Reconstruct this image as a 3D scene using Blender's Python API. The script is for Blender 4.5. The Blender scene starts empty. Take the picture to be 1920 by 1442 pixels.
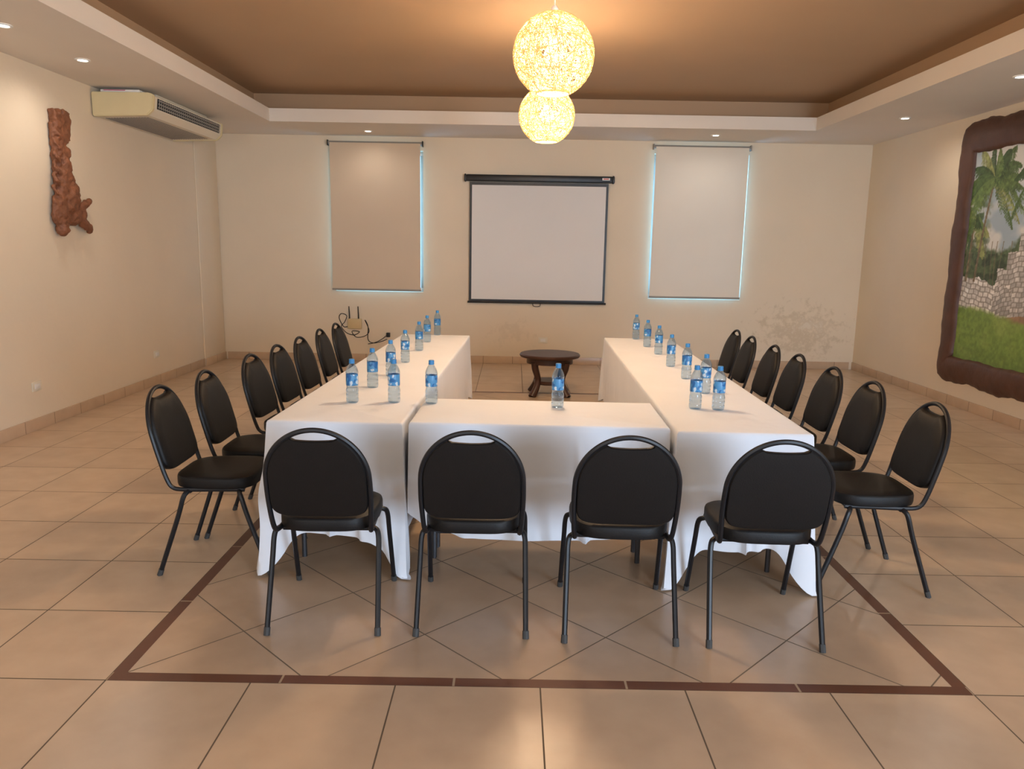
import bpy, bmesh, math, random
import numpy as np
from mathutils import Vector, Matrix
random.seed(7); rng = np.random.default_rng(5)
SC = bpy.context.scene; COL = SC.collection
PI = math.pi; R = math.radians

# ------------------------------------------------------------------ camera
F = 1430.0; TH = R(10.1); RHO = R(1.0); H = 1.55
ct, st = math.cos(TH), math.sin(TH); cr, sr = math.cos(RHO), math.sin(RHO)
def ray(px, py):
    u = (px-960)/F; v = (py-721)/F
    a = u*cr+v*sr; b = -u*sr+v*cr
    return Vector((a, ct-b*st, -st-b*ct))
def on_z(px, py, z):
    d = ray(px, py); k = (z-H)/d.z
    return Vector((d.x*k, d.y*k, z))
def on_y(px, py, y):
    d = ray(px, py); k = y/d.y
    return Vector((d.x*k, y, H+d.z*k))
def on_x(px, py, x):
    d = ray(px, py); k = x/d.x
    return Vector((x, d.y*k, H+d.z*k))
cam = bpy.data.cameras.new('camera'); co = bpy.data.objects.new('camera', cam); COL.objects.link(co)
fw = Vector((0, ct, -st)); up0 = Vector((0, st, ct)); r0 = Vector((1, 0, 0))
cx = r0*cr+up0*sr; cy = up0*cr-r0*sr; cz = -fw
m = Matrix((cx, cy, cz)).transposed().to_4x4(); m.translation = Vector((0, 0, H))
co.matrix_world = m
cam.sensor_width = 36; cam.lens = F/1920*36; cam.clip_start = .05
SC.camera = co
SC.view_settings.view_transform = 'Standard'

# ------------------------------------------------------------------ materials
def L(c):
    return tuple(((x/255)/12.92 if x/255 <= .04045 else ((x/255+.055)/1.055)**2.4) for x in c)
def new_mat(name):
    mt = bpy.data.materials.new(name); mt.use_nodes = True
    nt = mt.node_tree; return mt, nt, nt.nodes['Principled BSDF'], nt.nodes['Material Output']
def mat(name, c, rough=.5, metal=0, var=.12, scale=8, bump=0, bscale=60, coat=0, spec=.5, coords='Object'):
    mt, nt, p, o = new_mat(name); N = nt.nodes; K = nt.links
    c = L(c)
    tc = N.new('ShaderNodeTexCoord'); no = N.new('ShaderNodeTexNoise'); no.inputs['Scale'].default_value = scale
    no.inputs['Detail'].default_value = 4
    K.new(tc.outputs[coords], no.inputs['Vector'])
    mx = N.new('ShaderNodeMix'); mx.data_type = 'RGBA'
    mx.inputs[6].default_value = tuple(x*(1-var) for x in c)+(1,); mx.inputs[7].default_value = tuple(min(1, x*(1+var)) for x in c)+(1,)
    K.new(no.outputs['Fac'], mx.inputs[0]); K.new(mx.outputs[2], p.inputs['Base Color'])
    p.inputs['Roughness'].default_value = rough; p.inputs['Metallic'].default_value = metal
    p.inputs['Specular IOR Level'].default_value = spec
    if coat: p.inputs['Coat Weight'].default_value = coat
    if bump:
        n2 = N.new('ShaderNodeTexNoise'); n2.inputs['Scale'].default_value = bscale; n2.inputs['Detail'].default_value = 3
        K.new(tc.outputs[coords], n2.inputs['Vector'])
        b = N.new('ShaderNodeBump'); b.inputs['Strength'].default_value = bump; b.inputs['Distance'].default_value = .01
        K.new(n2.outputs['Fac'], b.inputs['Height']); K.new(b.outputs['Normal'], p.inputs['Normal'])
    return mt

def tile_mat(name, ca, cb, grout, size, origin, rot=0, rough=.27, rowh=None, mortar=.003):
    mt, nt, p, o = new_mat(name); N = nt.nodes; K = nt.links
    g = N.new('ShaderNodeNewGeometry')
    mp = N.new('ShaderNodeMapping'); mp.vector_type = 'TEXTURE'
    mp.inputs['Location'].default_value = (origin[0], origin[1], 0); mp.inputs['Rotation'].default_value = (0, 0, rot)
    K.new(g.outputs['Position'], mp.inputs['Vector'])
    br = N.new('ShaderNodeTexBrick'); br.offset = 0; br.squash = 1
    br.inputs['Scale'].default_value = 1; br.inputs['Mortar Size'].default_value = mortar; br.inputs['Mortar Smooth'].default_value = .1
    br.inputs['Brick Width'].default_value = size; br.inputs['Row Height'].default_value = rowh or size
    br.inputs['Color1'].default_value = L(ca)+(1,); br.inputs['Color2'].default_value = L(cb)+(1,); br.inputs['Mortar'].default_value = L(grout)+(1,)
    K.new(mp.outputs[0], br.inputs['Vector'])
    no = N.new('ShaderNodeTexNoise'); no.inputs['Scale'].default_value = 6; no.inputs['Detail'].default_value = 5; no.inputs['Roughness'].default_value = .5
    K.new(g.outputs['Position'], no.inputs['Vector'])
    rp = N.new('ShaderNodeValToRGB'); rp.color_ramp.elements[0].position = .2; rp.color_ramp.elements[0].color = (.91, .90, .89, 1)
    rp.color_ramp.elements[1].position = .8; rp.color_ramp.elements[1].color = (1.06, 1.06, 1.06, 1)
    K.new(no.outputs['Fac'], rp.inputs[0])
    mx = N.new('ShaderNodeMix'); mx.data_type = 'RGBA'; mx.blend_type = 'MULTIPLY'; mx.inputs[0].default_value = 1
    K.new(br.outputs['Color'], mx.inputs[6]); K.new(rp.outputs[0], mx.inputs[7]); K.new(mx.outputs[2], p.inputs['Base Color'])
    ad = N.new('ShaderNodeMath'); ad.operation = 'MULTIPLY_ADD'; ad.inputs[1].default_value = .6; ad.inputs[2].default_value = rough
    K.new(br.outputs['Fac'], ad.inputs[0]); K.new(ad.outputs[0], p.inputs['Roughness'])
    sl = N.new('ShaderNodeMath'); sl.operation = 'MULTIPLY_ADD'; sl.inputs[1].default_value = -.45; sl.inputs[2].default_value = .5
    K.new(br.outputs['Fac'], sl.inputs[0]); K.new(sl.outputs[0], p.inputs['Specular IOR Level'])
    b = N.new('ShaderNodeBump'); b.inputs['Strength'].default_value = .2; b.inputs['Distance'].default_value = .002; b.invert = True
    K.new(br.outputs['Fac'], b.inputs['Height']); K.new(b.outputs['Normal'], p.inputs['Normal'])
    return mt

def wall_mat(name, c, stain=None):
    mt, nt, p, o = new_mat(name); N = nt.nodes; K = nt.links
    g = N.new('ShaderNodeNewGeometry')
    no = N.new('ShaderNodeTexNoise'); no.inputs['Scale'].default_value = 1.3; no.inputs['Detail'].default_value = 6
    K.new(g.outputs['Position'], no.inputs['Vector'])
    c = L(c)
    mx = N.new('ShaderNodeMix'); mx.data_type = 'RGBA'
    mx.inputs[6].default_value = tuple(x*.93 for x in c)+(1,); mx.inputs[7].default_value = tuple(x*1.05 for x in c)+(1,)
    K.new(no.outputs['Fac'], mx.inputs[0]); last = mx.outputs[2]
    for (sx, sy, sz, rx, rz, thr, op, colr) in (stain or []):
        mp = N.new('ShaderNodeMapping'); mp.vector_type = 'TEXTURE'; mp.inputs['Location'].default_value = (sx, sy, sz); mp.inputs['Scale'].default_value = (rx, 10, rz)
        K.new(g.outputs['Position'], mp.inputs['Vector'])
        ln = N.new('ShaderNodeVectorMath'); ln.operation = 'LENGTH'; K.new(mp.outputs[0], ln.inputs[0])
        n2 = N.new('ShaderNodeTexNoise'); n2.inputs['Scale'].default_value = 9; n2.inputs['Detail'].default_value = 8; n2.inputs['Roughness'].default_value = .7
        K.new(g.outputs['Position'], n2.inputs['Vector'])
        s = N.new('ShaderNodeMath'); s.operation = 'MULTIPLY_ADD'; s.inputs[1].default_value = -.28
        K.new(ln.outputs['Value'], s.inputs[0]); K.new(n2.outputs['Fac'], s.inputs[2])
        rp = N.new('ShaderNodeValToRGB'); rp.color_ramp.elements[0].position = thr; rp.color_ramp.elements[0].color = (0, 0, 0, 1)
        rp.color_ramp.elements[1].position = thr+.12; rp.color_ramp.elements[1].color = (op, op, op, 1)
        K.new(s.outputs[0], rp.inputs[0])
        m2 = N.new('ShaderNodeMix'); m2.data_type = 'RGBA'; K.new(rp.outputs[0], m2.inputs[0]); K.new(last, m2.inputs[6])
        m2.inputs[7].default_value = L(colr)+(1,); last = m2.outputs[2]
    K.new(last, p.inputs['Base Color'])
    p.inputs['Roughness'].default_value = .7
    n3 = N.new('ShaderNodeTexNoise'); n3.inputs['Scale'].default_value = 14; n3.inputs['Detail'].default_value = 5
    K.new(g.outputs['Position'], n3.inputs['Vector'])
    b = N.new('ShaderNodeBump'); b.inputs['Strength'].default_value = .18; b.inputs['Distance'].default_value = .01
    K.new(n3.outputs['Fac'], b.inputs['Height']); K.new(b.outputs['Normal'], p.inputs['Normal'])
    return mt

BACKY = 10.34; LX = -3.94; RX = 4.65; REAR = -3.5; SOF = 2.96; CEIL = 3.32
WALLC = (228, 213, 190)
M = {}
M['wall'] = wall_mat('cream_plaster', WALLC)
sp = on_y(1500, 622, BACKY); sp2 = on_y(960, 625, BACKY)
M['wall_back'] = wall_mat('cream_plaster_damp', WALLC, [(sp.x, BACKY, sp.z, .85, .5, .31, .30, (168, 148, 112)), (sp.x+.1, BACKY, sp.z+.05, .6, .3, .40, .5, (238, 230, 214)), (sp2.x, BACKY, sp2.z, .5, .3, .36, .12, (150, 138, 112))])
M['soffit'] = mat('white_plaster', (228, 220, 210), .7, var=.04, scale=2)
M['brown'] = mat('brown_ceiling_paint', (178, 149, 119), .65, var=.05, scale=1.5)
M['floor'] = tile_mat('beige_floor_tile', (202, 177, 151), (195, 170, 145), (108, 94, 80), .52, (-1.44, 2.506))
M['inset'] = tile_mat('diagonal_floor_tile', (191, 166, 141), (184, 159, 135), (118, 104, 90), .52, (-1.44, 2.506), R(45))
M['strip'] = tile_mat('brown_border_tile', (104, 64, 46), (90, 54, 40), (170, 150, 128), .624, (-1.44, 2.49), rough=.45, rowh=5, mortar=.0045)
M['strip_y'] = tile_mat('brown_border_tile_side', (104, 64, 46), (90, 54, 40), (170, 150, 128), 4, (-1.6, 2.506), rough=.45, rowh=.624, mortar=.0045)
M['base'] = tile_mat('baseboard_tile', (204, 178, 151), (194, 168, 142), (126, 108, 92), .4, (0, 0), rowh=.4)
M['cloth'] = mat('white_cloth', (229, 233, 241), .85, var=.04, scale=3, bump=.7, bscale=6)
M['vinyl'] = mat('black_vinyl', (14, 13, 14), .52, var=.2, scale=20, bump=.08, bscale=200, spec=.32)
M['frame'] = mat('black_painted_steel', (19, 21, 26), .42, var=.25, scale=30, spec=.42)
M['rubber'] = mat('worn_rubber', (62, 62, 62), .7)
M['table'] = mat('plastic_tabletop', (190, 186, 178), .6)
M['steel'] = mat('grey_steel', (70, 70, 74), .4, .6)
M['case'] = mat('screen_black', (18, 18, 20), .4)
M['canvas'] = mat('screen_canvas', (226, 225, 224), .8, var=.02, scale=2)
M['darkwood'] = mat('dark_wood', (68, 43, 34), .38, var=.35, scale=12)
M['framewood'] = mat('rough_dark_wood', (86, 55, 42), .5, var=.45, scale=6, bump=.45, bscale=16)
M['carving'] = mat('carved_brown_wood', (126, 78, 52), .62, var=.45, scale=16, bump=.6, bscale=45)
M['cream'] = mat('cream_plastic', (222, 206, 162), .45, var=.05)
M['ivory'] = mat('ivory_plastic', (226, 218, 200), .45, var=.03)
M['beige'] = mat('beige_plastic', (206, 184, 140), .5, var=.05)
M['greyp'] = mat('grey_plastic', (150, 145, 138), .5, var=.05)
M['black'] = mat('matt_black', (14, 14, 15), .5)
M['white'] = mat('white_plastic', (230, 228, 224), .5, var=.03)
M['pink'] = mat('pink_print', (196, 70, 110), .6)
M['red'] = mat('red_print', (180, 40, 40), .6)
M['cap'] = mat('blue_cap', (52, 130, 190), .35, var=.05)
M['alu'] = mat('aluminium', (190, 190, 190), .35, .8)

def emis(name, c, s):
    mt, nt, p, o = new_mat(name)
    p.inputs['Base Color'].default_value = L(c)+(1,); p.inputs['Emission Color'].default_value = L(c)+(1,); p.inputs['Emission Strength'].default_value = s
    return mt
M['lens'] = emis('downlight_glow', (255, 246, 232), 12)
M['bulb'] = emis('bulb_glow', (255, 226, 160), 8)

def strand_mat():
    mt, nt, p, o = new_mat('woven_fibre_glow')
    p.inputs['Base Color'].default_value = L((170, 130, 78))+(1,); p.inputs['Roughness'].default_value = .7
    p.inputs['Emission Color'].default_value = L((250, 196, 116))+(1,); p.inputs['Emission Strength'].default_value = .66  # fibre's own emission stands in for lamplight scattered through the weave
    return mt
M['strand'] = strand_mat()
def blind_mat(name, c, tr):
    mt, nt, p, o = new_mat(name); N = nt.nodes; K = nt.links
    no = N.new('ShaderNodeTexNoise'); no.inputs['Scale'].default_value = 1.6; tc = N.new('ShaderNodeTexCoord'); K.new(tc.outputs['Object'], no.inputs['Vector'])
    mx = N.new('ShaderNodeMix'); mx.data_type = 'RGBA'; c = L(c)
    mx.inputs[6].default_value = tuple(x*.94 for x in c)+(1,); mx.inputs[7].default_value = tuple(x*1.04 for x in c)+(1,)
    K.new(no.outputs['Fac'], mx.inputs[0]); K.new(mx.outputs[2], p.inputs['Base Color']); p.inputs['Roughness'].default_value = .8
    t = N.new('ShaderNodeBsdfTranslucent'); K.new(mx.outputs[2], t.inputs[0])
    ms = N.new('ShaderNodeMixShader'); ms.inputs[0].default_value = tr
    K.new(p.outputs[0], ms.inputs[1]); K.new(t.outputs[0], ms.inputs[2]); K.new(ms.outputs[0], o.inputs[0])
    return mt
M['blind_a'] = blind_mat('beige_blind_fabric', (212, 194, 171), .002)
M['blind_b'] = blind_mat('pale_blind_fabric', (232, 223, 208), .016)
def bottle_mat():
    mt, nt, p, o = new_mat('clear_bottle_plastic'); N = nt.nodes; K = nt.links
    t = N.new('ShaderNodeBsdfTransparent'); t.inputs[0].default_value = (.80, .88, .93, 1)
    g = N.new('ShaderNodeBsdfGlossy'); g.inputs['Roughness'].default_value = .06; g.inputs['Color'].default_value = (.85, .93, 1, 1)
    d = N.new('ShaderNodeBsdfDiffuse'); d.inputs[0].default_value = L((110, 148, 176))+(1,)
    lw = N.new('ShaderNodeLayerWeight'); lw.inputs[0].default_value = .3
    m1 = N.new('ShaderNodeMixShader'); K.new(lw.outputs['Facing'], m1.inputs[0]); K.new(t.outputs[0], m1.inputs[1]); K.new(g.outputs[0], m1.inputs[2])
    m2 = N.new('ShaderNodeMixShader'); m2.inputs[0].default_value = .10; K.new(m1.outputs[0], m2.inputs[1]); K.new(d.outputs[0], m2.inputs[2])
    K.new(m2.outputs[0], o.inputs[0]); return mt
M['bottle'] = bottle_mat()
def label_mat():
    mt, nt, p, o = new_mat('blue_white_label'); N = nt.nodes; K = nt.links
    tc = N.new('ShaderNodeTexCoord'); no = N.new('ShaderNodeTexNoise'); no.inputs['Scale'].default_value = 32; no.inputs['Detail'].default_value = 1
    K.new(tc.outputs['Object'], no.inputs['Vector'])
    rp = N.new('ShaderNodeValToRGB'); rp.color_ramp.interpolation = 'CONSTANT'
    e = rp.color_ramp.elements; e[0].position = 0; e[0].color = L((34, 100, 164))+(1,); e[1].position = .61; e[1].color = L((200, 214, 226))+(1,)
    x = e.new(.48); x.color = L((76, 144, 196))+(1,)
    K.new(no.outputs['Fac'], rp.inputs[0]); K.new(rp.outputs[0], p.inputs['Base Color']); p.inputs['Roughness'].default_value = .35
    return mt
M['label'] = label_mat()

# ------------------------------------------------------------------ helpers
def link(name, bm, mats, parent=None, smooth=True, ang=.7):
    bmesh.ops.recalc_face_normals(bm, faces=bm.faces[:])
    for f in bm.faces: f.smooth = smooth
    if smooth:
        for e in bm.edges:
            if len(e.link_faces) == 2 and e.calc_face_angle(0) > ang: e.smooth = False
    me = bpy.data.meshes.new(name); bm.to_mesh(me); bm.free()
    for mm in (mats if isinstance(mats, (list, tuple)) else [mats]): me.materials.append(mm)
    o = bpy.data.objects.new(name, me); COL.objects.link(o)
    if parent: o.parent = parent
    return o
def tag(o, label=None, cat=None, group=None, kind=None):
    if label: o['label'] = label
    if cat: o['category'] = cat
    if group: o['group'] = group
    if kind: o['kind'] = kind
    return o
def empty(name, loc=(0, 0, 0), rz=0):
    o = bpy.data.objects.new(name, None); COL.objects.link(o); o.location = loc; o.rotation_euler = (0, 0, rz); o.empty_display_size = .1
    return o
def copy_tree(o, parent=None):
    c = o.copy(); COL.objects.link(c)
    if parent: c.parent = parent
    for ch in list(o.children): copy_tree(ch, c)
    return c
def box(bm, c, s, bev=0, rot=None, mi=0):
    r = bmesh.ops.create_cube(bm, size=1); vs = r['verts']
    for v in vs:
        p = Vector((v.co.x*s[0], v.co.y*s[1], v.co.z*s[2]))
        if rot: p = rot @ p
        v.co = p+Vector(c)
    fs = list({f for v in vs for f in v.link_faces})
    for f in fs: f.material_index = mi
    if bev:
        es = list({e for v in vs for e in v.link_edges})
        bmesh.ops.bevel(bm, geom=es, offset=bev, segments=2, affect='EDGES', profile=.6)
def NB(): return bmesh.new()
def quad(bm, pts, mi=0):
    f = bm.faces.new([bm.verts.new(p) for p in pts]); f.material_index = mi; return f
def tube(bm, pts, r, seg=8, closed=False):
    pts = [Vector(p) for p in pts]; n = len(pts); rings = []
    prev = None
    for i in range(n):
        if closed: t = (pts[(i+1) % n]-pts[i-1]).normalized()
        else: t = (pts[min(i+1, n-1)]-pts[max(i-1, 0)]).normalized()
        if prev is None:
            a = Vector((0, 0, 1)) if abs(t.z) < .9 else Vector((1, 0, 0)); nrm = t.cross(a).normalized()
        else:
            nrm = (prev-t*prev.dot(t)).normalized()
        prev = nrm; bn = t.cross(nrm)
        rr = r[i] if isinstance(r, (list, tuple)) else r
        rings.append([bm.verts.new(pts[i]+(nrm*math.cos(2*PI*k/seg)+bn*math.sin(2*PI*k/seg))*rr) for k in range(seg)])
    for i in range(n if closed else n-1):
        A = rings[i]; B = rings[(i+1) % n]
        for k in range(seg): bm.faces.new((A[k], A[(k+1) % seg], B[(k+1) % seg], B[k]))
    if not closed:
        bm.faces.new(rings[0][::-1]); bm.faces.new(rings[-1])
def sm(pts, n=6):
    pts = [Vector(p) for p in pts]; out = []
    for i in range(len(pts)-1):
        p0 = pts[max(i-1, 0)]; p1 = pts[i]; p2 = pts[i+1]; p3 = pts[min(i+2, len(pts)-1)]
        for k in range(n):
            t = k/n
            out.append(.5*((2*p1)+(-p0+p2)*t+(2*p0-5*p1+4*p2-p3)*t*t+(-p0+3*p1-3*p2+p3)*t**3))
    out.append(pts[-1]); return out
def lathe(bm, prof, seg=20, c=(0, 0, 0)):
    rings = []
    for r, z in prof:
        if r < 1e-6: rings.append([bm.verts.new((c[0], c[1], c[2]+z))])
        else: rings.append([bm.verts.new((c[0]+r*math.cos(2*PI*k/seg), c[1]+r*math.sin(2*PI*k/seg), c[2]+z)) for k in range(seg)])
    for A, B in zip(rings, rings[1:]):
        for k in range(seg):
            a = A[k % len(A)]; b = A[(k+1) % len(A)]; c2 = B[(k+1) % len(B)]; d = B[k % len(B)]
            vs = []
            for v in (a, b, c2, d):
                if v not in vs: vs.append(v)
            if len(vs) >= 3: bm.faces.new(vs)
def pad(bm, outline, rings, fn):
    n = len(outline); ca = sum(p[0] for p in outline)/n; cb = sum(p[1] for p in outline)/n
    rs = []
    for s, d in rings: rs.append([bm.verts.new(fn(ca+(a-ca)*s, cb+(b-cb)*s, d)) for a, b in outline])
    for A, B in zip(rs, rs[1:]):
        for k in range(n): bm.faces.new((A[k], A[(k+1) % n], B[(k+1) % n], B[k]))
    bm.faces.new(rs[0][::-1]); bm.faces.new(rs[-1])
def ellipsoid(bm, c, r, rot=None, u=16, v=10):
    res = bmesh.ops.create_uvsphere(bm, u_segments=u, v_segments=v, radius=1)
    for w in res['verts']:
        p = Vector((w.co.x*r[0], w.co.y*r[1], w.co.z*r[2]))
        if rot: p = rot @ p
        w.co = p+Vector(c)

# ------------------------------------------------------------------ setting
X0, X1, Y0, Y1, SW = -1.44, 1.68, 2.506, 2.506+.52*11, .052
bm = NB()
def rect(x0, x1, y0, y1, mi): quad(bm, [(x0, y0, 0), (x1, y0, 0), (x1, y1, 0), (x0, y1, 0)], mi)
rect(LX, RX, REAR, Y0, 0); rect(LX, RX, Y1, BACKY, 0); rect(LX, X0, Y0, Y1, 0); rect(X1, RX, Y0, Y1, 0)
rect(X0, X1, Y0, Y0+SW, 2); rect(X0, X1, Y1-SW, Y1, 2); rect(X0, X0+SW, Y0+SW, Y1-SW, 3); rect(X1-SW, X1, Y0+SW, Y1-SW, 3)
rect(X0+SW, X1-SW, Y0+SW, Y1-SW, 1)
tag(link('floor', bm, [M['floor'], M['inset'], M['strip'], M['strip_y']], smooth=False), 'beige ceramic tile floor with a brown bordered diagonal inset', kind='structure')

# windows in the back wall, measured on the wall plane
wins = []
for (a, b) in (((617, 268), (793, 545)), ((1226, 276), (1390, 560))):
    pa = on_y(a[0], a[1], BACKY); pb = on_y(b[0], b[1], BACKY)
    wins.append((pa.x, pb.x if a[0] < 1000 else on_y(1405, 278, BACKY).x, pb.z, pa.z))
bm = NB(); T = .18
def wq(x0, x1, z0, z1): quad(bm, [(x0, BACKY, z0), (x1, BACKY, z0), (x1, BACKY, z1), (x0, BACKY, z1)])
TOP = CEIL+.1
xs = [LX, wins[0][0]+.05, wins[0][1]+.008, wins[1][0]+.014, wins[1][1]+.008, RX]
def wz(w): return w[2]-.020, w[3]-.08
for i in range(5):
    if i in (1, 3):
        w = wins[(i-1)//2]; z0, z1 = wz(w); wq(xs[i], xs[i+1], 0, z0); wq(xs[i], xs[i+1], z1, TOP)
        a, b = xs[i], xs[i+1]
        for (p, q) in (((a, z0), (b, z0)), ((b, z0), (b, z1)), ((b, z1), (a, z1)), ((a, z1), (a, z0))):
            quad(bm, [(p[0], BACKY, p[1]), (q[0], BACKY, q[1]), (q[0], BACKY+T, q[1]), (p[0], BACKY+T, p[1])])
    else: wq(xs[i], xs[i+1], 0, TOP)
tag(link('wall_back', bm, M['wall_back'], smooth=False), kind='structure')
bm = NB(); quad(bm, [(LX, REAR, 0), (LX, BACKY, 0), (LX, BACKY, TOP), (LX, REAR, TOP)])
tag(link('wall_left', bm, M['wall'], smooth=False), kind='structure')
bm = NB(); quad(bm, [(RX, REAR, 0), (RX, BACKY, 0), (RX, BACKY, TOP), (RX, REAR, TOP)])
tag(link('wall_right', bm, M['wall'], smooth=False), kind='structure')
bm = NB(); quad(bm, [(LX, REAR, 0), (RX, REAR, 0), (RX, REAR, TOP), (LX, REAR, TOP)])
tag(link('wall_front', bm, M['wall'], smooth=False), kind='structure')
for i, w in enumerate(wins):
    bm = NB(); a, b = xs[1+2*i], xs[2+2*i]; z0, z1 = wz(w); y = BACKY+.14
    for (c, s) in ((((a+b)/2, y, z0+.025), (b-a, .05, .05)), (((a+b)/2, y, z1-.025), (b-a, .05, .05)), ((a+.025, y, (z0+z1)/2), (.05, .05, z1-z0-.1)), ((b-.025, y, (z0+z1)/2), (.05, .05, z1-z0-.1)), (((a+b)/2, y, (z0+z1)/2), (.04, .05, z1-z0-.1))): box(bm, c, s, .004)
    tag(link('window_%d' % (i+1), bm, M['alu']), kind='structure')
# soffit, fascia and raised brown ceiling
ix0, ix1, iy0, iy1 = -2.87, 3.48, -2.3, 9.25; FZ = SOF+.145
bm = NB()
def ring(bm, o, i, z0, z1):
    for k in range(4):
        a, b = o[k], o[(k+1) % 4]; c, d = i[(k+1) % 4], i[k]
        quad(bm, [(a[0], a[1], z0), (b[0], b[1], z0), (c[0], c[1], z1), (d[0], d[1], z1)])
RO = [(LX, REAR), (RX, REAR), (RX, BACKY), (LX, BACKY)]; RI = [(ix0, iy0), (ix1, iy0), (ix1, iy1), (ix0, iy1)]
RC = [(ix0-.27, iy0-.27), (ix1+.24, iy0-.27), (ix1+.24, iy1+.3), (ix0-.27, iy1+.3)]
ring(bm, RO, RI, SOF, SOF); ring(bm, RI, RI, SOF, FZ); ring(bm, RI, RC, FZ, FZ)
tag(link('trim_1', bm, M['soffit'], smooth=False), 'white dropped soffit running round the ceiling', kind='structure')
bm = NB(); ring(bm, RC, RC, FZ, CEIL); quad(bm, [(p[0], p[1], CEIL) for p in RC])
tag(link('ceiling', bm, M['brown'], smooth=False), kind='structure')
# shallow pilaster by the back left corner
PD = .018
bm = NB(); box(bm, (LX+PD/2, 9.99, SOF/2), (PD, .68, SOF), .008); tag(link('trim_2', bm, M['wall']), kind='structure')
# baseboards
BH = .1
bm = NB(); box(bm, ((LX+RX)/2, BACKY-.006, BH/2), (RX-LX-.1, .012, BH), .003); tag(link('baseboard_back', bm, M['base']), kind='structure')
bm = NB(); box(bm, (LX+.006, (REAR+9.65)/2, BH/2), (.012, 9.65-REAR, BH), .003); box(bm, (LX+PD+.006, 9.99, BH/2), (.012, .69, BH), .003)
tag(link('baseboard_left', bm, M['base']), kind='structure')
bm = NB(); box(bm, (RX-.006, (REAR+BACKY)/2, BH/2), (.012, BACKY-REAR, BH), .003)
tag(link('baseboard_right', bm, M['base']), kind='structure')

# ------------------------------------------------------------------ chairs
def make_chair():
    root = empty('banquet_chair')
    yb = lambda z: -.215-(z-.47)*.26
    # seat
    ol = []
    for k in range(44):
        a = 2*PI*k/44; c, s = math.cos(a), math.sin(a)
        x = .203*math.copysign(abs(c)**.5, c); y = .192*math.copysign(abs(s)**.5, s)
        if y < 0: x *= 1-.10*(-y/.192)
        ol.append((x, y-.012))
    bm = NB(); pad(bm, ol, [(.9, .414), (.985, .418), (1, .430), (1, .458), (.985, .468), (.94, .474), (.7, .479)], lambda a, b, d: Vector((a, b, d)))
    link('seat', bm, M['vinyl'], root)
    # backrest
    ol = []
    for k in range(0, 33):
        a = PI*k/32; x = .192*math.cos(a); z = .655+.201*math.sin(a)
        if abs(x) < .090: z = .820+.006*(abs(x)/.090)**2
        ol.append((x, z))
    for k in range(1, 56):
        a = PI+PI*k/56; c, s = math.cos(a), math.sin(a)
        ol.append((.192*math.copysign(abs(c)**.36, c), .60-.108*abs(s)**.46))
    bm = NB(); pad(bm, ol, [(.9, -.016), (.975, -.015), (1, -.009), (1, .006), (.98, .018), (.93, .025), (.7, .028)], lambda a, b, d: Vector((a, yb(b)+d, b)))
    link('backrest', bm, M['vinyl'], root)
    # tube frame
    pts = []
    for s in (1, -1):
        side = [(s*.18, .14, .412), (s*.183, 0, .412), (s*.187, -.14, .412), (s*.191, -.19, .424), (s*.196, -.214, .47), (s*.201, yb(.57), .57)]
        if s == 1: pts += side
        else: tail = side[::-1]
    arc = [(.200*math.cos(PI*k/16), yb(.655+.209*math.sin(PI*k/16)), .655+.209*math.sin(PI*k/16)) for k in range(17)]
    bm = NB(); tube(bm, sm(pts+arc+tail, 4), .0105, 8)
    link('back_frame', bm, M['frame'], root)
    for y in (-.115, .115):
        bm = NB(); tube(bm, [(-.18, y, .40), (.18, y, .40)], .009, 8)
        link('crossbar', bm, M['frame'], root)
    for sy in (-1, 1):
        for sx in (-1, 1):
            bm = NB()
            tube(bm, sm([(sx*.165, sy*.115, .408), (sx*.195, sy*.12, .404), (sx*.212, sy*.135, .38), (sx*.216, sy*.165, .28), (sx*.222, sy*.255, .02)], 5), .0112, 8)
            lg = link('leg', bm, M['frame'], root)
            bm = NB(); tube(bm, [(sx*.2217, sy*.2513, .03), (sx*.2226, sy*.262, 0.0)], .0132, 8)
            link('foot_cap', bm, M['rubber'], lg)
    return root
proto = make_chair(); first = True
def place_chair(x, y, rz, label, group):
    global first
    o = proto if first else copy_tree(proto); first = False
    o.location = (x, y, 0); o.rotation_euler = (0, 0, rz); tag(o, label, 'chair', group)
front = [(-.755, 3.112, R(1.5), 'black banquet chair in front row seen from behind, leftmost of four'),
         (-.147, 3.115, R(-.5), 'black banquet chair in front row seen from behind, second from left'),
         (.456, 3.080, R(-1.5), 'black banquet chair in front row seen from behind, third from left'),
         (1.035, 3.056, R(-2.5), 'black banquet chair in front row seen from behind, rightmost of four')]
for x, y, a, l in front: place_chair(x, y, a, l, 'chairs in the front row')
ordn = ['nearest the camera', 'second from the camera', 'third from the camera', 'fourth from the camera', 'fifth from the camera', 'sixth from the camera', 'farthest from the camera']
for i, (x, y) in enumerate([(-1.395, 3.62), (-1.36, 4.09), (-1.335, 4.72), (-1.315, 5.20), (-1.295, 5.69), (-1.285, 6.27), (-1.27, 6.77)]):
    place_chair(x, y, R(-91.5+[3, 3, -1, -1, -1, 1, 0][i]), 'black banquet chair along the left table row, '+ordn[i], 'chairs along the left table row')
for i, (x, y) in enumerate([(1.685, 3.53), (1.665, 4.10), (1.66, 4.62), (1.66, 5.20), (1.66, 5.70), (1.67, 6.30), (1.69, 6.80)]):
    place_chair(x, y, R(88.5+[-1, 1, 0, 0, 0, 0, 1][i]), 'black banquet chair along the right table row, '+ordn[i], 'chairs along the right table row')

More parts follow.
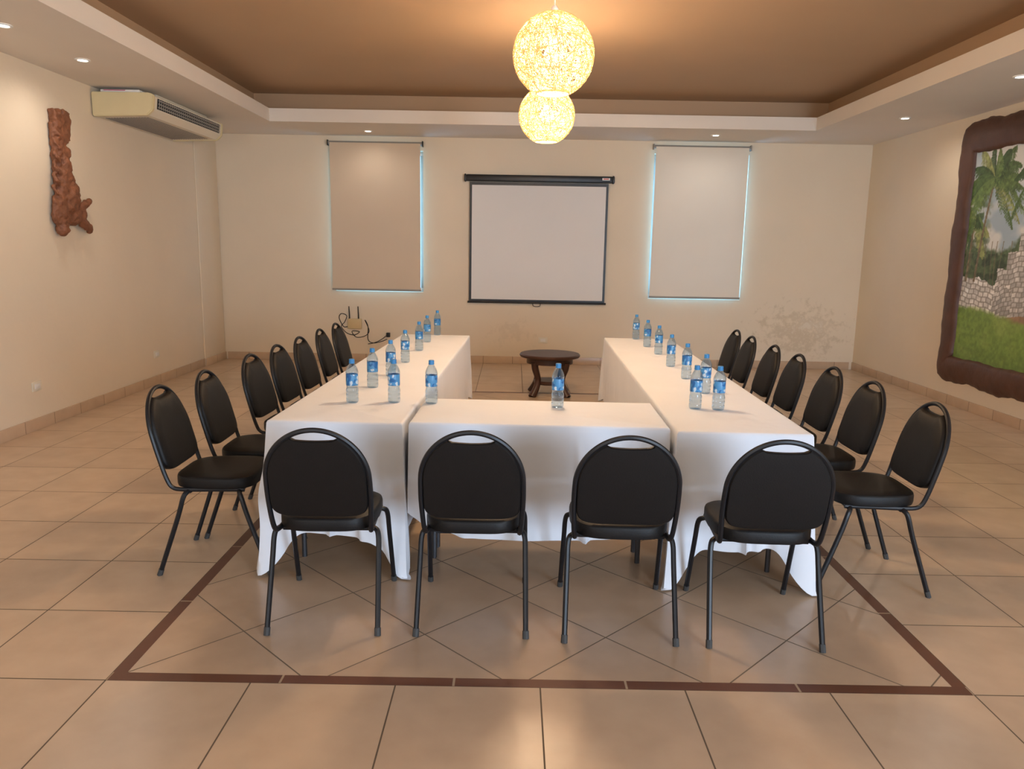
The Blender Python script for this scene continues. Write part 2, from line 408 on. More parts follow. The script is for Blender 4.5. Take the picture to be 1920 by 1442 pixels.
# ------------------------------------------------------------------ tables and cloths
TZ = .752
def table(cxy, rz, w, l, label):
    root = empty('folding_table', (cxy[0], cxy[1], 0), rz); tag(root, label, 'table')
    bm = NB(); box(bm, (0, l/2, TZ-.028), (w-.03, l-.03, .04), .008); link('tabletop', bm, M['table'], root)
    for sx in (-1, 1):
        for yy in (.22, l-.22):
            bm = NB(); tube(bm, [(sx*(w/2-.09), yy, .704), (sx*(w/2-.09), yy, 0)], .013, 8); link('leg', bm, M['steel'], root)
    for yy in (.22, l-.22):
        bm = NB(); tube(bm, [(-(w/2-.09), yy, .14), (w/2-.09, yy, .14)], .01, 8); link('brace', bm, M['steel'], root)
def cloth(cxy, rz, w, l, sides, corners, label, seed):
    """sides: front,right,back,left -> (drop, flare, ripple); corners: FL,FR,BR,BL -> (extra drop, outward)"""
    rnd = random.Random(seed)
    ph = [rnd.uniform(0, 6.28) for _ in range(12)]
    cs = [(-w/2, 0), (w/2, 0), (w/2, l), (-w/2, l)]
    nr = [(0, -1), (1, 0), (0, 1), (-1, 0)]
    per = []; s0 = 0
    for k in range(4):
        a = cs[k]; b = cs[(k+1) % 4]; Ls = math.dist(a, b); n = max(16, int(Ls/.012))
        for i in range(n):
            t = i/n; d = t*Ls
            per.append((a[0]+(b[0]-a[0])*t, a[1]+(b[1]-a[1])*t, k, d, Ls, s0+d))
        s0 += Ls
    rows = 26; bm = NB(); grid = []
    prof = [(-.014, 0), (-.005, -.0025), (0, -.012)]
    folds = [(rnd.uniform(0, s0), rnd.uniform(.010, .032), rnd.uniform(.5, 1.6), rnd.uniform(-.10, .10), rnd.uniform(0, .4)) for _ in range(int(s0*7))]
    def data(p):
        x, y, k, d, Ls, s = p
        R_ = .07
        n = Vector((nr[k][0], nr[k][1], 0)); sd = sides[k]; ex = 0; drop, fl, rp = sd; oc = 0
        for (dist, cn, kk) in ((d, k, (k-1) % 4), (Ls-d, (k+1) % 4, (k+1) % 4)):
            e = math.exp(-(dist/.08)**2)
            n = n+Vector((nr[kk][0], nr[kk][1], 0))*max(0, (1-dist/R_))**1.0
            if dist < .3:
                wgt = .5*max(0, 1-dist/.3)**2
                o2 = sides[kk]; drop = drop*(1-wgt)+o2[0]*wgt; fl = fl*(1-wgt)+o2[1]*wgt; rp = rp*(1-wgt)+o2[2]*wgt
            ex += corners[cn][0]*e; oc += corners[cn][1]*math.exp(-(dist/.06)**2) - .35*corners[cn][1]*math.exp(-((dist-.15)/.06)**2)
        n.normalize()
        w1 = .5+.5*math.sin(s*15+ph[0]+2.0*math.sin(s*4.3+ph[1]))
        near = [f for f in folds if abs(s-f[0]) < .25]
        return n, drop+ex+.008*math.sin(s*6+ph[4])+.003*math.sin(s*19+ph[5]), fl, rp, oc, s, w1, near
    D = [data(p) for p in per]
    for off, dz in prof: grid.append([bm.verts.new(Vector((p[0], p[1], TZ+dz))+d[0]*off) for p, d in zip(per, D)])
    for j in range(1, rows+1):
        t = j/rows; rw = []
        for p, (n, drop, fl, rp, oc, s, w1, near) in zip(per, D):
            z = TZ-.012-(drop-.012)*t; extra = 0
            if z < .006: extra = (.006-z)*.8; z = .006+.004*random.random()
            w2 = sum(h*math.exp(-((s-c-sl*t)/wd)**2)*max(0, min(1, (t-t0)*3+.12)) for c, wd, h, sl, t0 in near)
            off = fl*t**1.2+rp*(.34*w1*t**.7+.66*min(w2, 1.6)*t**.3)+oc*t+extra
            rw.append(bm.verts.new(Vector((p[0], p[1], z))+n*off))
        grid.append(rw)
    n = len(per)
    for A, B in zip(grid, grid[1:]):
        for k in range(n): bm.faces.new((A[k], A[(k+1) % n], B[(k+1) % n], B[k]))
    bm.faces.new(grid[0])
    o = link('tablecloth', bm, M['cloth'], ang=1.2); o.location = (cxy[0], cxy[1], 0); o.rotation_euler = (0, 0, rz)
    tag(o, label, 'tablecloth')
LT = ((-.815, 3.42), R(-1.6), .63, 3.63); RT = ((1.055, 3.34), R(-1.5), .61, 3.70); MT = ((.128, 3.425), R(-1.3), 1.205, .585)
table(*LT, 'long banquet table under the cloth of the left row')
table(*RT, 'long banquet table under the cloth of the right row')
table(*MT, 'short banquet table under the middle cloth joining the two rows')
cloth(*LT, [(.55, .002, .050), (.56, .0, .005), (.56, .02, .02), (.54, .006, .006)], [(.20, .06), (.22, .025), (.05, .02), (.05, .02)], 'white cloth draped over the left table row, corners touching the floor', 3)
cloth(*RT, [(.55, .002, .050), (.54, .004, .006), (.56, .02, .02), (.56, .0, .005)], [(.21, .035), (.21, .07), (.02, .0), (.05, .02)], 'white cloth draped over the right table row, its front lit bluish', 4)
cloth(*MT, [(.55, .004, .054), (.3, 0, .0), (.5, .01, .015), (.3, 0, .0)], [(.02, 0), (.02, 0), (.02, 0), (.02, 0)], 'short white cloth over the middle table behind the front chairs', 5)

# ------------------------------------------------------------------ water bottles
def make_bottle():
    root = empty('water_bottle')
    bm = NB()
    lathe(bm, [(0, .006), (.015, .002), (.027, 0), (.031, .005), (.0322, .014), (.0322, .024), (.0300, .029), (.0322, .034), (.0322, .046), (.0300, .051), (.0322, .056), (.0322, .066), (.0290, .078), (.0290, .084), (.0305, .09), (.0305, .150), (.0318, .156), (.0312, .164), (.028, .175), (.0215, .189), (.0145, .200), (.0125, .204), (.0125, .214), (0, .214)], 20)
    link('bottle_body', bm, M['bottle'], root)
    bm = NB(); lathe(bm, [(.0308, .091), (.0312, .092), (.0312, .148), (.0308, .149)], 24); link('label', bm, M['label'], root)
    bm = NB(); lathe(bm, [(.0128, .203), (.0150, .204), (.0150, .209), (.0143, .2095), (.0143, .224), (.0125, .226), (0, .226)], 16); link('cap', bm, M['cap'], root)
    return root
bp = make_bottle(); fb = True
BL = [((661, 757), 'nearest on the outer edge of the left table'), ((699, 729), 'second along the outer edge of the left table'),
      ((733, 708), 'third along the outer edge of the left table'), ((760, 682), 'fourth along the outer edge of the left table'),
      ((786, 660), 'fifth along the outer edge of the left table'), ((801, 644), 'sixth along the outer edge of the left table'),
      ((820, 631), 'at the far end of the left table'), ((739, 757), 'on the left table beside the middle table'),
      ((809, 759), 'at the left end of the middle table'), ((1045, 766), 'alone on the right half of the middle table'),
      ((1192, 639), 'at the far end of the right table'), ((1213, 653), 'second from the far end of the right table'),
      ((1234, 667), 'third from the far end of the right table'), ((1257, 690), 'fourth from the far end of the right table'),
      ((1286, 713), 'fifth from the far end of the right table'), ((1321, 740), 'just behind the front pair on the right table'),
      ((1303, 769), 'left of the front pair on the right table'), ((1346, 771), 'right of the front pair on the right table')]
for (p, l) in BL:
    o = bp if fb else copy_tree(bp); fb = False
    o.location = on_z(p[0], p[1]-3, TZ+.001); o.rotation_euler = (0, 0, random.uniform(0, 6.28))
    tag(o, 'clear water bottle with blue cap '+l, 'bottle', 'water bottles on the tables')

# ------------------------------------------------------------------ round side table
c = on_z(1026, 726, 0); st_ = empty('round_side_table', (c.x, 8.15, 0)); tag(st_, 'low round dark wooden table below the projection screen', 'table')
bm = NB(); lathe(bm, [(0, .405), (.29, .405), (.315, .412), (.325, .425), (.325, .437), (.315, .447), (.28, .45), (0, .45)], 48); link('tabletop', bm, M['darkwood'], st_)
bm = NB(); lathe(bm, [(.25, .405), (.25, .345), (.225, .345), (.225, .405)], 40); link('apron', bm, M['darkwood'], st_)
for k in range(4):
    a = PI/4+k*PI/2; bm = NB(); pr = [(.235, .37), (.225, .30), (.19, .22), (.18, .16), (.21, .08), (.268, .0)]
    pts = sm([(r*math.cos(a), r*math.sin(a), z) for r, z in pr], 5); tube(bm, pts, [.042-.008*math.sin(PI*i/(len(pts)-1)) for i in range(len(pts))], 10)
    for v in bm.verts: v.co.z = max(v.co.z, 0)
    link('leg', bm, M['darkwood'], st_)
bm = NB(); lathe(bm, [(0, .12), (.16, .12), (.17, .13), (.17, .15), (.16, .16), (0, .16)], 32); link('lower_shelf', bm, M['darkwood'], st_)

# ------------------------------------------------------------------ projection screen
yw = BACKY-.045
a = on_y(871, 324, yw); b = on_y(1152, 330, yw); bl = on_y(880, 567, yw); br_ = on_y(1136, 572, yw)
sx0, sx1, zt = a.x, b.x, a.z-.01; zb = (bl.z+br_.z)/2
ps = empty('projection_screen', ((sx0+sx1)/2, yw, zb)); tag(ps, 'pull-down projection screen with black case on the back wall', 'screen')
w2 = (sx1-sx0)/2; hz = zt-zb; cw = w2-.07
bm = NB(); box(bm, (0, 0, hz-.05), (2*w2-.04, .085, .085), .02); link('case', bm, M['case'], ps)
for s in (-1, 1):
    bm = NB(); box(bm, (s*(w2-.012), 0, hz-.05), (.03, .0895, .1), .02); link('end_cap', bm, M['case'], ps)
bm = NB(); box(bm, (0, .0, (hz-.1+.02)/2), (2*cw, .003, hz-.12)); link('border', bm, M['case'], ps)
bm = NB(); box(bm, (0, -.004, (hz-.14+.05)/2), (2*cw-.06, .003, hz-.19)); link('canvas', bm, M['canvas'], ps)
bm = NB(); tube(bm, [(-cw-.02, -.002, .012), (cw+.02, -.002, .012)], .014, 10); link('bottom_bar', bm, M['case'], ps)
bm = NB(); tube(bm, sm([(-.05, -.002, 0), (-.045, -.002, -.03), (.0, -.002, -.04), (.045, -.002, -.03), (.05, -.002, 0)], 4), .005, 6); link('pull_handle', bm, M['case'], ps)
bm = NB(); box(bm, (w2-.11, -.044, hz-.045), (.10, .003, .03), 0); tg = link('maker_plate', bm, M['white'], ps)
bm = NB(); box(bm, (w2-.11, -.0465, hz-.043), (.07, .002, .012), 0); link('red_mark', bm, M['red'], tg)

# ------------------------------------------------------------------ roller blinds
for i, w in enumerate(wins):
    x0, x1, z0, z1 = w; yb_ = BACKY-.05
    rb = empty('roller_blind', ((x0+x1)/2, yb_, z0)); hw = (x1-x0)/2; hh = z1-z0
    tag(rb, ['beige roller blind covering the window left of the screen', 'pale roller blind covering the window right of the screen'][i], 'blind', None)
    bm = NB(); tube(bm, [(-hw, .0, hh), (hw, 0, hh)], .022, 14); link('roller_tube', bm, M['greyp'], rb)
    bm = NB(); nx, nz = 24, 30; g = []
    for kz in range(nz+1):
        g.append([bm.verts.new((-hw+.02+(2*hw-.04)*kx/nx, -.022+.006*math.sin(kx*.5+i*2)*(1-kz/nz), .012+(hh-.012)*kz/nz)) for kx in range(nx+1)])
    for kz in range(nz):
        for kx in range(nx): bm.faces.new((g[kz][kx], g[kz][kx+1], g[kz+1][kx+1], g[kz+1][kx]))
    link('fabric', bm, M[['blind_a', 'blind_b'][i]], rb)
    bm = NB(); box(bm, (0, -.022, .006), (2*hw-.03, .014, .026), .004); link('bottom_bar', bm, M['greyp'], rb)
    for s in (-1, 1):
        bm = NB(); box(bm, (s*(hw+.008), .012, hh), (.012, .07, .07), .004); link('bracket', bm, M['black'] if i == 0 else M['greyp'], rb)

# ------------------------------------------------------------------ ceiling-mounted air conditioner
ya, yz = 7.38, 9.1
ac = empty('air_conditioner', (LX, ya, 2.70)); tag(ac, 'cream air conditioner under the soffit in the back left corner', 'air conditioner')
def P2(x, z): return (x-LX, z-2.70)
prof = [(-3.93, 2.905), (-3.40, 2.905), (-3.36, 2.885), (-3.375, 2.765), (-3.43, 2.715), (-3.93, 2.70)]
bm = NB(); r1 = [bm.verts.new((P2(x, z)[0], .05, P2(x, z)[1])) for x, z in prof]; r2 = [bm.verts.new((P2(x, z)[0], yz-ya-.05, P2(x, z)[1])) for x, z in prof]
for k in range(6): bm.faces.new((r1[k], r1[(k+1) % 6], r2[(k+1) % 6], r2[k]))
bm.faces.new(r1); bm.faces.new(r2); link('casing', bm, M['ivory'], ac, ang=.3)
for (e0, e1) in ((0, .05), (yz-ya-.05, yz-ya)):
    bm = NB(); pr = [(x+(.006 if x > -3.9 else 0), z+(.006 if z > 2.8 else -.006)) for x, z in prof]
    r1 = [bm.verts.new((P2(x, z)[0], e0, P2(x, z)[1])) for x, z in pr]; r2 = [bm.verts.new((P2(x, z)[0], e1, P2(x, z)[1])) for x, z in pr]
    for k in range(6): bm.faces.new((r1[k], r1[(k+1) % 6], r2[(k+1) % 6], r2[k]))
    bm.faces.new(r1); bm.faces.new(r2); bmesh.ops.bevel(bm, geom=bm.edges[:], offset=.008, segments=2, affect='EDGES'); link('end_panel', bm, M['cream'], ac)
LL = yz-ya
rt = Matrix.Rotation(R(7), 3, 'Y')
bm = NB(); box(bm, (-3.369-LX, LL/2, 2.827-2.70), (.014, LL-.2, .095), .003, rt); gr = link('outlet_grille', bm, M['black'], ac)
bm = NB()
for z in (2.797, 2.827, 2.857): box(bm, (-3.360-LX+(z-2.827)*.12, LL/2, z-2.70), (.012, LL-.22, .009), .001, rt)
for k in range(34): box(bm, (-3.3615-LX, .13+k*(LL-.26)/33, 2.827-2.70), (.010, .005, .088), 0, rt)
link('louvre', bm, M['greyp'], gr)
bm = NB()
for k in range(16): box(bm, (.06+k*.026, LL/2, .003+k*.0009-.004), (.012, LL-.3, .006), .001)
link('intake_grille', bm, M['greyp'], ac)
bm = NB(); box(bm, (.26, LL/2+.1, .23), (.4, LL-.5, .05), .004); link('mounting_plate', bm, M['ivory'], ac)
bm = NB()
box(bm, (0, 0, .012), (.36, .16, .022), .004); box(bm, (-.05, -.0815, .016), (.2, .003, .006), 0, mi=1)
o = link('packing_strip', bm, [M['white'], M['pink']]); o.location = (LX+.27, ya+.10, 2.9125); tag(o, 'flat white strip with pink edge on top of the air conditioner', 'strip')

# ------------------------------------------------------------------ carved wood wall piece
def wl(px, py, d=0): return on_x(px, py, LX+.0)+Vector((d, 0, 0))
org = wl(108, 440); bm = NB()
def blob(px, py, ry, rz, d=.05, rx=.045, tilt=0):
    ellipsoid(bm, wl(px, py, d)-org, (rx, ry*.9, rz), Matrix.Rotation(tilt, 3, 'X'), 18, 12)
RXm = lambda a: Matrix.Rotation(a, 3, 'X')
box(bm, wl(97, 226, .035)-org, (.07, .11, .20), .01, RXm(.1)); box(bm, wl(112, 232, .035)-org, (.06, .12, .22), .012, RXm(-.12)); box(bm, wl(103, 300, .03)-org, (.05, .17, .62), .02)
box(bm, wl(105, 262, .04)-org, (.07, .21, .10), .015, RXm(.5)); box(bm, wl(110, 290, .04)-org, (.065, .13, .16), .015, RXm(-.35))
for (px, py, ry, rz, t) in ((111, 318, .07, .17, .15), (107, 345, .10, .19, -.12), (117, 352, .07, .16, -.3), (112, 385, .15, .17, -.35), (104, 400, .13, .15, .15), (125, 402, .13, .10, .5), (106, 428, .07, .07, .3)): blob(px, py, ry, rz, .05, .055, t)
blob(119, 372, .12, .15, .075, .05, -.4)
# fins
for (px, py, ry, rz, t) in ((143, 386, .10, .04, .5), (146, 420, .14, .05, -.4), (152, 380, .06, .03, .7), (153, 429, .07, .028, -.7), (137, 404, .11, .08, .0)): blob(px, py, ry, rz, .065, .035, t)
for sgn in (1, -1):
    pts = [wl(95+sgn*4.5*math.sin(k*.62), 210+k*4.4, .055+sgn*.016*math.cos(k*.62))-org for k in range(42)]; tube(bm, pts, .018, 8)
o = link('wall_carving', bm, M['carving']); o.location = org
rm = o.modifiers.new('Remesh', 'REMESH'); rm.mode = 'VOXEL'; rm.voxel_size = .008; rm.use_smooth_shade = True
tx = bpy.data.textures.new('carving_chips', 'CLOUDS'); tx.noise_scale = .05; tx.noise_depth = 3
dm = o.modifiers.new('Displace', 'DISPLACE'); dm.texture = tx; dm.texture_coords = 'LOCAL'; dm.strength = .034; dm.mid_level = .58
tag(o, 'carved brown wood sculpture of twisted forms on the left wall', 'carving')

# ------------------------------------------------------------------ framed painting on the right wall
yf, yn, pz0, pz1 = 7.99, 5.35, .50, 2.59
pa = empty('framed_painting', (RX, (yf+yn)/2, .2)); tag(pa, 'large landscape painting in rough dark wood frame on the right wall', 'painting')
NS, NT = 400, 310
S, Tt = np.meshgrid(np.linspace(0, yf-yn, NS), np.linspace(0, pz1-pz0, NT))
def vn(scx, scy, seed, octs=3):
    out = np.zeros_like(S); amp = 1; tot = 0
    for o_ in range(octs):
        fx, fy = scx*2**o_, scy*2**o_
        g = np.random.default_rng(seed+o_).random((int((pz1-pz0)*fy)+3, int((yf-yn)*fx)+3))
        a = S*fx; b = Tt*fy; i = a.astype(int); j = b.astype(int); u = a-i; v = b-j; u = u*u*(3-2*u); v = v*v*(3-2*v)
        out += amp*((g[j, i]*(1-u)+g[j, i+1]*u)*(1-v)+(g[j+1, i]*(1-u)+g[j+1, i+1]*u)*v); tot += amp; amp *= .5
    return out/tot
img = np.zeros(S.shape+(3,))
def put(mask, c, nz=None, a=1.0):
    c = np.array(c, float)
    col = c[None, None, :]*np.ones_like(img)
    if nz is not None: col = col*nz[..., None]
    mk = (np.clip(mask.astype(float), 0, 1)*a)[..., None]
    img[:] = img*(1-mk)+col*mk
n1 = vn(4, 5, 1); n2 = vn(14, 14, 20); n3 = vn(34, 34, 40)
put(S > -1, (172, 192, 206)); put(np.clip((n1-.40)*5, 0, 1), (228, 230, 228))
put(np.clip((1.12+.14*n2+.05*np.sin(S*9)-Tt)*16, 0, 1), (90, 108, 76), .75+.5*n3)
put(np.clip((n2-.5)*8, 0, 1)*(Tt < 1.08), (58, 72, 52), .8+.4*n3, .75)
for k in range(26):
    sx = .04+k*.1+.03*math.sin(k*5); put((np.abs(S-sx-.02*np.sin(Tt*6+k)) < .008) & (Tt > .62) & (Tt < 1.2), (122, 112, 90), .8+.4*n3, .6)
put(np.clip((n2-.40)*7, 0, 1)*np.clip((.42-S+.3*(n1-.5))*6, 0, 1)*(Tt > 1.1)*np.clip((1.92-Tt)*5, 0, 1), (74, 98, 60), .7+.6*n3, .88)
def stones(mask, seed, lo, hi, bw=.085, bh=.052, shear=0.):
    V = Tt-shear*S+2+.006*np.sin(S*31+seed)
    row = np.floor(V/bh); offs = (row % 2)*.5+.3*np.sin(row*7.1)+3
    colu = np.floor(S/bw+offs); h = np.modf(np.abs(np.sin(row*12.9898+colu*78.233+seed)*43758.5453))[0]
    fx = np.modf(S/bw+offs)[0]; fy = np.modf(V/bh)[0]
    mort = np.clip(np.maximum((.14-np.minimum(fx, 1-fx))*7, (.16-np.minimum(fy, 1-fy))*6), 0, 1)[..., None]
    val = (lo+(hi-lo)*h)*(.85+.3*n3)
    col = np.stack([val, val*.99, val*.975], -1)*(1-mort)+np.array((128, 124, 116.))*mort
    mk = np.clip(mask.astype(float), 0, 1)[..., None]
    img[:] = img*(1-mk)+col*mk
put((Tt < .70+.05*n1) & (S > .25), (160, 130, 104), .8+.4*n2)
stones((Tt < .84-.24*np.clip(S-.30, 0, 1)+.05*(n2-.5)) & (Tt > .46) & (S < .56+.08*n2), 3, 206, 254, .08, .05, -.1)
top2 = .92+.30*np.floor(np.clip(S-.56, 0, 2)/.15)*.55
stones((S > .54+.10*(n2-.3)) & (Tt > .44+.16*np.clip(S-.50, 0, .5)) & (Tt < np.minimum(top2, 1.56)+.03*n2) & (S < 2.3), 9, 176, 240, .075, .047, .16)
stones((S > .62) & (S < .82+.05*n2) & (Tt > .5) & (Tt < .82-.4*(S-.62)), 14, 150, 222, .065, .043, .3)
put((S > 1.25) & (S < 1.45) & (Tt > .6) & (Tt < .9), (46, 42, 40), .8+.4*n3)
g_ = np.clip((.49+.05*np.sin(S*3+1)+.04*n2-Tt)*24, 0, 1)
put(g_, (126, 156, 76), .85+.3*n3); put(g_*np.clip((n1-.45)*4, 0, 1), (158, 180, 96), .9+.2*n3, .6); put(g_*np.clip((.22-Tt)*5, 0, 1), (102, 130, 66), .85+.3*n3, .6)
def frond(cs, ct_, ang, ln, droop, col, rr):
    for q in np.linspace(0.03, 1, 40):
        x = cs+ln*q*math.cos(ang); y = ct_+ln*q*math.sin(ang)-droop*q*q
        put((np.abs(S-x) < .010) & (np.abs(Tt-y) < .008), col, None, .9)
        wd = .14*math.sin(PI*min(1, q*.8+.15))*rr.uniform(.6, 1.1)
        for sd in (-1, 1):
            sl = sd*.45+.3*math.copysign(1, math.cos(ang)); dy = y-Tt
            put((np.abs(S-x-sl*dy) < .0048) & (dy > 0) & (dy < wd), col, .7+.6*n3, .8)
def palm(cs, ct_, base_s, base_t, seed, n=13, ln=.5):
    rr = random.Random(seed)
    q = np.clip((Tt-base_t)/(ct_-base_t), 0, 1)
    put((np.abs(S-(base_s+(cs-base_s)*q**1.3)) < .016) & (Tt > base_t) & (Tt < ct_), (128, 114, 90), .7+.6*n3)
    for k in range(n):
        c_ = rr.choice([(86, 112, 64), (108, 134, 76), (68, 92, 54), (152, 160, 100)])
        frond(cs, ct_, -.6+4.3*k/(n-1)+rr.uniform(-.1, .1), ln*rr.uniform(.75, 1.1), rr.uniform(.15, .40), c_, rr)
palm(.12, 1.42, .08, .8, 12, 8, .26); palm(.36, 1.80, .22, .8, 2, 20, .52); palm(1.06, 1.95, 1.3, 1., 5, 11, .40); palm(1.9, 1.65, 2.0, .9, 8)
img = np.clip(img, 0, 255)/255; lin = np.where(img <= .04045, img/12.92, ((img+.055)/1.055)**2.4)
verts = [(-.012, (yf-S[j, i])-(yf+yn)/2, pz0+Tt[j, i]-.2) for j in range(NT) for i in range(NS)]
faces = [(j*NS+i, j*NS+i+1, (j+1)*NS+i+1, (j+1)*NS+i) for j in range(NT-1) for i in range(NS-1)]
me = bpy.data.meshes.new('canvas'); me.from_pydata(verts, [], faces)
ca = me.color_attributes.new('paint', 'FLOAT_COLOR', 'POINT'); ca.data.foreach_set('color', np.concatenate([lin.reshape(-1, 3), np.ones((NS*NT, 1))], 1).astype(np.float32).ravel())
mt, nt, p, o_ = new_mat('painted_canvas'); at = nt.nodes.new('ShaderNodeAttribute'); at.attribute_name = 'paint'; nt.links.new(at.outputs['Color'], p.inputs['Base Color']); p.inputs['Roughness'].default_value = .55
me.materials.append(mt); o = bpy.data.objects.new('canvas', me); COL.objects.link(o); o.parent = pa
# live-edge frame
bm = NB(); inn = [(yf, pz0), (yn, pz0), (yn, pz1), (yf, pz1)]; e = .25; out = [(yf+e, pz0-.255), (yn-e, pz0-.255), (yn-e, 2.89), (yf+e, 2.89)]
nn = [(0, -1), (-1, 0), (0, 1), (1, 0)]
fr = [(0, .01), (.04, .045), (.15, .058), (.4, .064), (.7, .056), (.9, .036), (1, .0)]
loops = [[] for _ in fr]; sacc = 0
for k in range(4):
    a, b = inn[k], inn[(k+1) % 4]; c_, d_ = out[k], out[(k+1) % 4]; n = 70; Ls = math.dist(c_, d_)
    for i in range(n):
        t = i/n; s = sacc+t*Ls
        pi_ = Vector((a[0]+(b[0]-a[0])*t, a[1]+(b[1]-a[1])*t)); po = Vector((c_[0]+(d_[0]-c_[0])*t, c_[1]+(d_[1]-c_[1])*t))
        edge = min(t, 1-t)*Ls; wv = .014*math.sin(s*8+k)+.006*math.sin(s*19+2*k)+.004*math.sin(s*43)
        taper = 1-math.exp(-(edge/.12)**2)
        if k == 2: wv = min(wv, .02)
        po = po+Vector(nn[k])*(wv*taper)
        ctr = Vector(((yf+yn)/2, (pz0+pz1)/2)); cnr = math.exp(-(edge/.06)**2)
        dg = Vector((1 if po.x > ctr.x else -1, 1 if po.y > ctr.y else -1)); po -= dg*.03*cnr
        iw = .006*math.sin(s*9+1.3*k)+.003*math.sin(s*31); pi_ = pi_+Vector(nn[k])*(iw*taper-.015)
        for q, (f, hgt) in enumerate(fr):
            pp = pi_+(po-pi_)*f; hg = hgt*(1+.10*math.sin(s*6+f*3)) if 0 < f < 1 else hgt
            loops[q].append(bm.verts.new((-max(hg, .001), pp.x-(yf+yn)/2, pp.y-.2)))
    sacc += Ls
n = len(loops[0])
for A, B in zip(loops, loops[1:]):
    for k in range(n): bm.faces.new((A[k], A[(k+1) % n], B[(k+1) % n], B[k]))
link('frame', bm, M['framewood'], pa, ang=1.3)

# ------------------------------------------------------------------ woven pendants
def pendant_mesh():
    bm = NB(); Rr = .22; rr = random.Random(11); cut = -.91*Rr
    for k in range(190):
        n = Vector((rr.gauss(0, 1), rr.gauss(0, 1), rr.gauss(0, 1))).normalized(); off = rr.uniform(-.4, .4)*Rr
        a = n.orthogonal().normalized(); b = n.cross(a); rad = math.sqrt(Rr*Rr-off*off); seg = 44; run = []
        pts = [n*off+(a*math.cos(2*PI*i/seg)+b*math.sin(2*PI*i/seg))*rad*(1+.006*math.sin(i+k)) for i in range(seg+1)]
        for p in pts:
            if p.z > cut: run.append(p)
            else:
                if len(run) > 2: tube(bm, run, .0014, 4)
                run = []
        if len(run) > 2: tube(bm, run, .0014, 4)
    r_ = math.sqrt(Rr*Rr-cut*cut)
    for q in range(3): tube(bm, [(r_*math.cos(2*PI*i/40), r_*math.sin(2*PI*i/40), cut+q*.004) for i in range(40)], .0035, 5, closed=True)
    return bm
def make_pendant():
    root = empty('pendant_lamp')
    link('woven_shade', pendant_mesh(), M['strand'], root)
    bm = NB(); lathe(bm, [(0, -.055), (.03, -.05), (.05, -.025), (.055, 0), (.045, .03), (.022, .06), (.02, .075), (0, .075)], 18); link('bulb', bm, M['bulb'], root)
    bm = NB(); lathe(bm, [(.0, .205), (.022, .205), (.022, .235), (.012, .25), (0, .25)], 14); link('lamp_holder', bm, M['white'], root)
    bm = NB(); tube(bm, [(0, 0, .245), (.002, 0, .4), (0, 0, CEIL-2.59-.03)], .004, 6); link('cord', bm, M['white'], root)
    bm = NB(); lathe(bm, [(0, CEIL-2.59-.045), (.03, CEIL-2.59-.04), (.055, CEIL-2.59-.008), (.055, CEIL-2.59), (0, CEIL-2.59)], 20); link('ceiling_rose', bm, M['white'], root)
    return root
pl = make_pendant(); pl.location = (.195, 4.4, 2.59); tag(pl, 'glowing woven ball pendant lamp nearer the camera', 'lamp', 'woven pendant lamps')
p2 = copy_tree(pl); p2.location = (.237, 6.3, 2.59); tag(p2, 'glowing woven ball pendant lamp hanging behind the nearer one', 'lamp', 'woven pendant lamps')
def light(kind, name, loc, e, c, **k):
    l = bpy.data.lights.new(name, kind); l.energy = e; l.color = c
    for q, v in k.items(): setattr(l, q, v)
    o = bpy.data.objects.new(name, l); COL.objects.link(o); o.location = loc; return o
WARM = (1, .75, .49)
for o in (pl, p2): light('POINT', 'pendant_light', o.location, 212, WARM, shadow_soft_size=.195)

# ------------------------------------------------------------------ recessed downlights
def make_down():
    root = empty('recessed_downlight')
    bm = NB(); lathe(bm, [(.036, .004), (.038, -.004), (.05, -.006), (.056, -.002), (.056, .003)], 24); link('trim_ring', bm, M['white'], root)
    bm = NB(); lathe(bm, [(0, -.001), (.037, -.001), (.037, .003), (0, .003)], 20); link('lens', bm, M['lens'], root)
    return root
dl = make_down(); fd = True
DL = [((690, 246), 'small round recessed ceiling spotlight above the left blind'), ((1342, 254), 'small round recessed ceiling spotlight above the right blind'),
      ((1697, 222), 'small round recessed ceiling spotlight near the back right corner'), ((155, 113), 'small round recessed ceiling spotlight above the wood carving'),
      ((6, 48), 'small round recessed ceiling spotlight at the left photo edge'), ((1914, 144), 'small round recessed ceiling spotlight above the painting')]
COOL = (1, .89, .78)
for p, l in DL:
    o = dl if fd else copy_tree(dl); fd = False
    o.location = on_z(p[0], p[1], SOF-.004); tag(o, l, 'light', 'recessed ceiling spotlights')
    light('SPOT', 'downlight', o.location-Vector((0, 0, .04)), 7 if p[0] in (690, 1342) else (20 if p[0] == 155 else 16), COOL, spot_size=R(170), spot_blend=1, shadow_soft_size=.025)
for x in (-3.4, 4.05):
    for y in (2.6, .4, -1.8): light('SPOT', 'downlight', (x, y, SOF-.04), 12, COOL, spot_size=R(170), spot_blend=1, shadow_soft_size=.03)

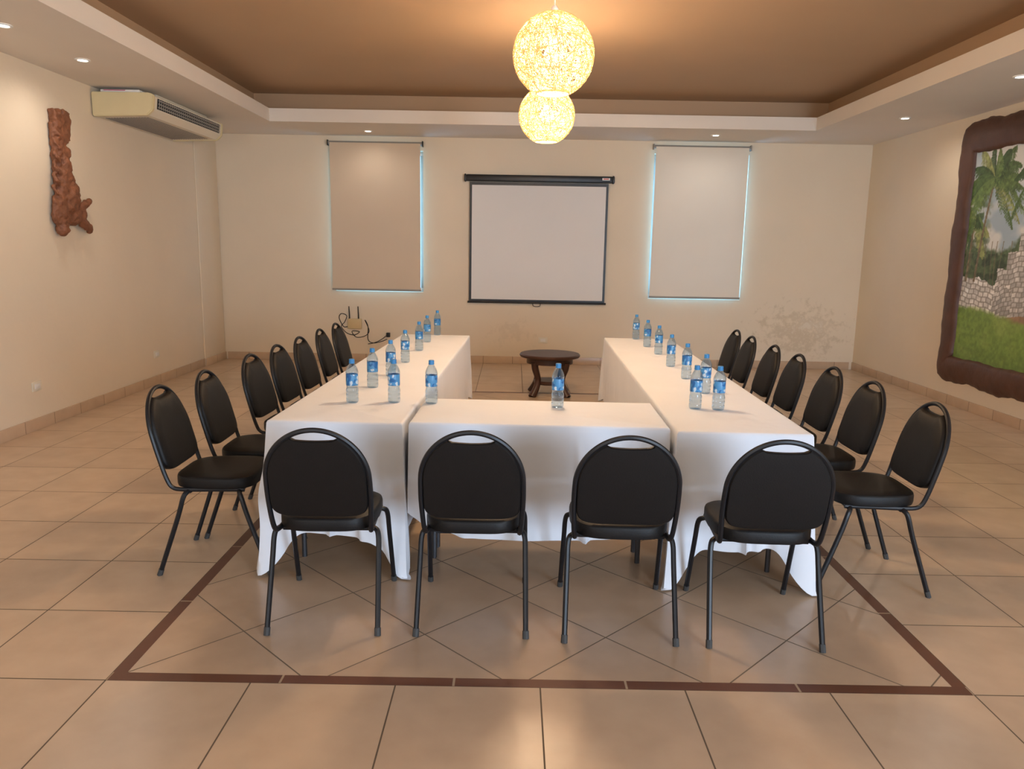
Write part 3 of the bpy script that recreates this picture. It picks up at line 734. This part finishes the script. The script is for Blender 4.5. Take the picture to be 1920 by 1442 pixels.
# ------------------------------------------------------------------ wall router, cables, sockets
pr = on_y(665, 607, BACKY-.02); ro = empty('wifi_router', (pr.x, BACKY-.001, pr.z)); tag(ro, 'beige router box with two black antennas below the left blind', 'router')
bm = NB(); box(bm, (0, -.018, 0), (.19, .034, .14), .012); link('router_body', bm, M['beige'], ro)
for px in (655, 672):
    q = on_y(px, 575, BACKY-.02); bm = NB(); tube(bm, [(q.x-pr.x, -.02, .06), (q.x-pr.x, -.022, .12), (q.x-pr.x-.005, -.024, .235)], [.009, .008, .006], 8); link('antenna', bm, M['black'], ro)
def wy(px, py, d=.006): return on_y(px, py, BACKY-d)
bm = NB(); tube(bm, sm([wy(x, y) for x, y in ((652, 612), (644, 612), (636, 596), (640, 588), (650, 592), (646, 604), (640, 612), (650, 624), (664, 628), (674, 622), (660, 621), (668, 632), (684, 630), (692, 620), (684, 600), (690, 612), (690, 636), (700, 643), (716, 640), (726, 636))], 6), .005, 6)
tag(link('cable', bm, M['black']), 'black cable bunched around the beige router box on back wall', 'cable')
bm = NB(); tube(bm, sm([wy(x, y, .019) for x, y in ((690, 645), (704, 642), (716, 636), (726, 628))], 5), .005, 6)
q = wy(728, 628, .019); box(bm, q, (.05, .036, .06), .006)
tag(link('power_adapter', bm, M['black']), 'small black plug adapter on cord right of the router', 'adapter')
def socket(name, loc, rz, label):
    r = empty(name, loc, rz); tag(r, label, 'socket')
    bm = NB(); box(bm, (0, -.005, 0), (.125, .010, .078), .004); link('plate', bm, M['ivory'], r)
    bm = NB(); box(bm, (0, -.0115, 0), (.07, .004, .04), .001); link('socket_insert', bm, M['white'], r)
socket('wall_socket', wy(1018, 638, 0), 0, 'white socket plate on the back wall behind the round table')
q = on_x(68, 724, LX); socket('wall_socket', q, R(90), 'white socket plate on the left wall nearer the camera')
q = on_x(293, 664, LX); socket('wall_socket', q, R(90), 'white socket plate on the left wall toward the back corner')

# ------------------------------------------------------------------ daylight and added rear fill
wd = bpy.data.worlds.new('sky'); SC.world = wd; wd.use_nodes = True
bg = wd.node_tree.nodes['Background']; bg.inputs[0].default_value = (.26, .60, 1, 1); bg.inputs[1].default_value = 6.5
def aim(o, t): o.rotation_euler = (Vector(t)-o.location).to_track_quat('-Z', 'Y').to_euler()
a = light('AREA', 'daylight_doorway', (3.3, -3.2, 1.35), 420, (.60, .78, 1), shape='RECTANGLE', size=2.4, size_y=2.2); aim(a, (.4, 3.5, .8))
a = light('AREA', 'rear_left_fill', (-2.0, -3.3, 1.6), 75, (.86, .92, 1), shape='RECTANGLE', size=2.4, size_y=1.8); aim(a, (-.5, 5, 1.2))  # unseen area lamp added at rear left for general fill
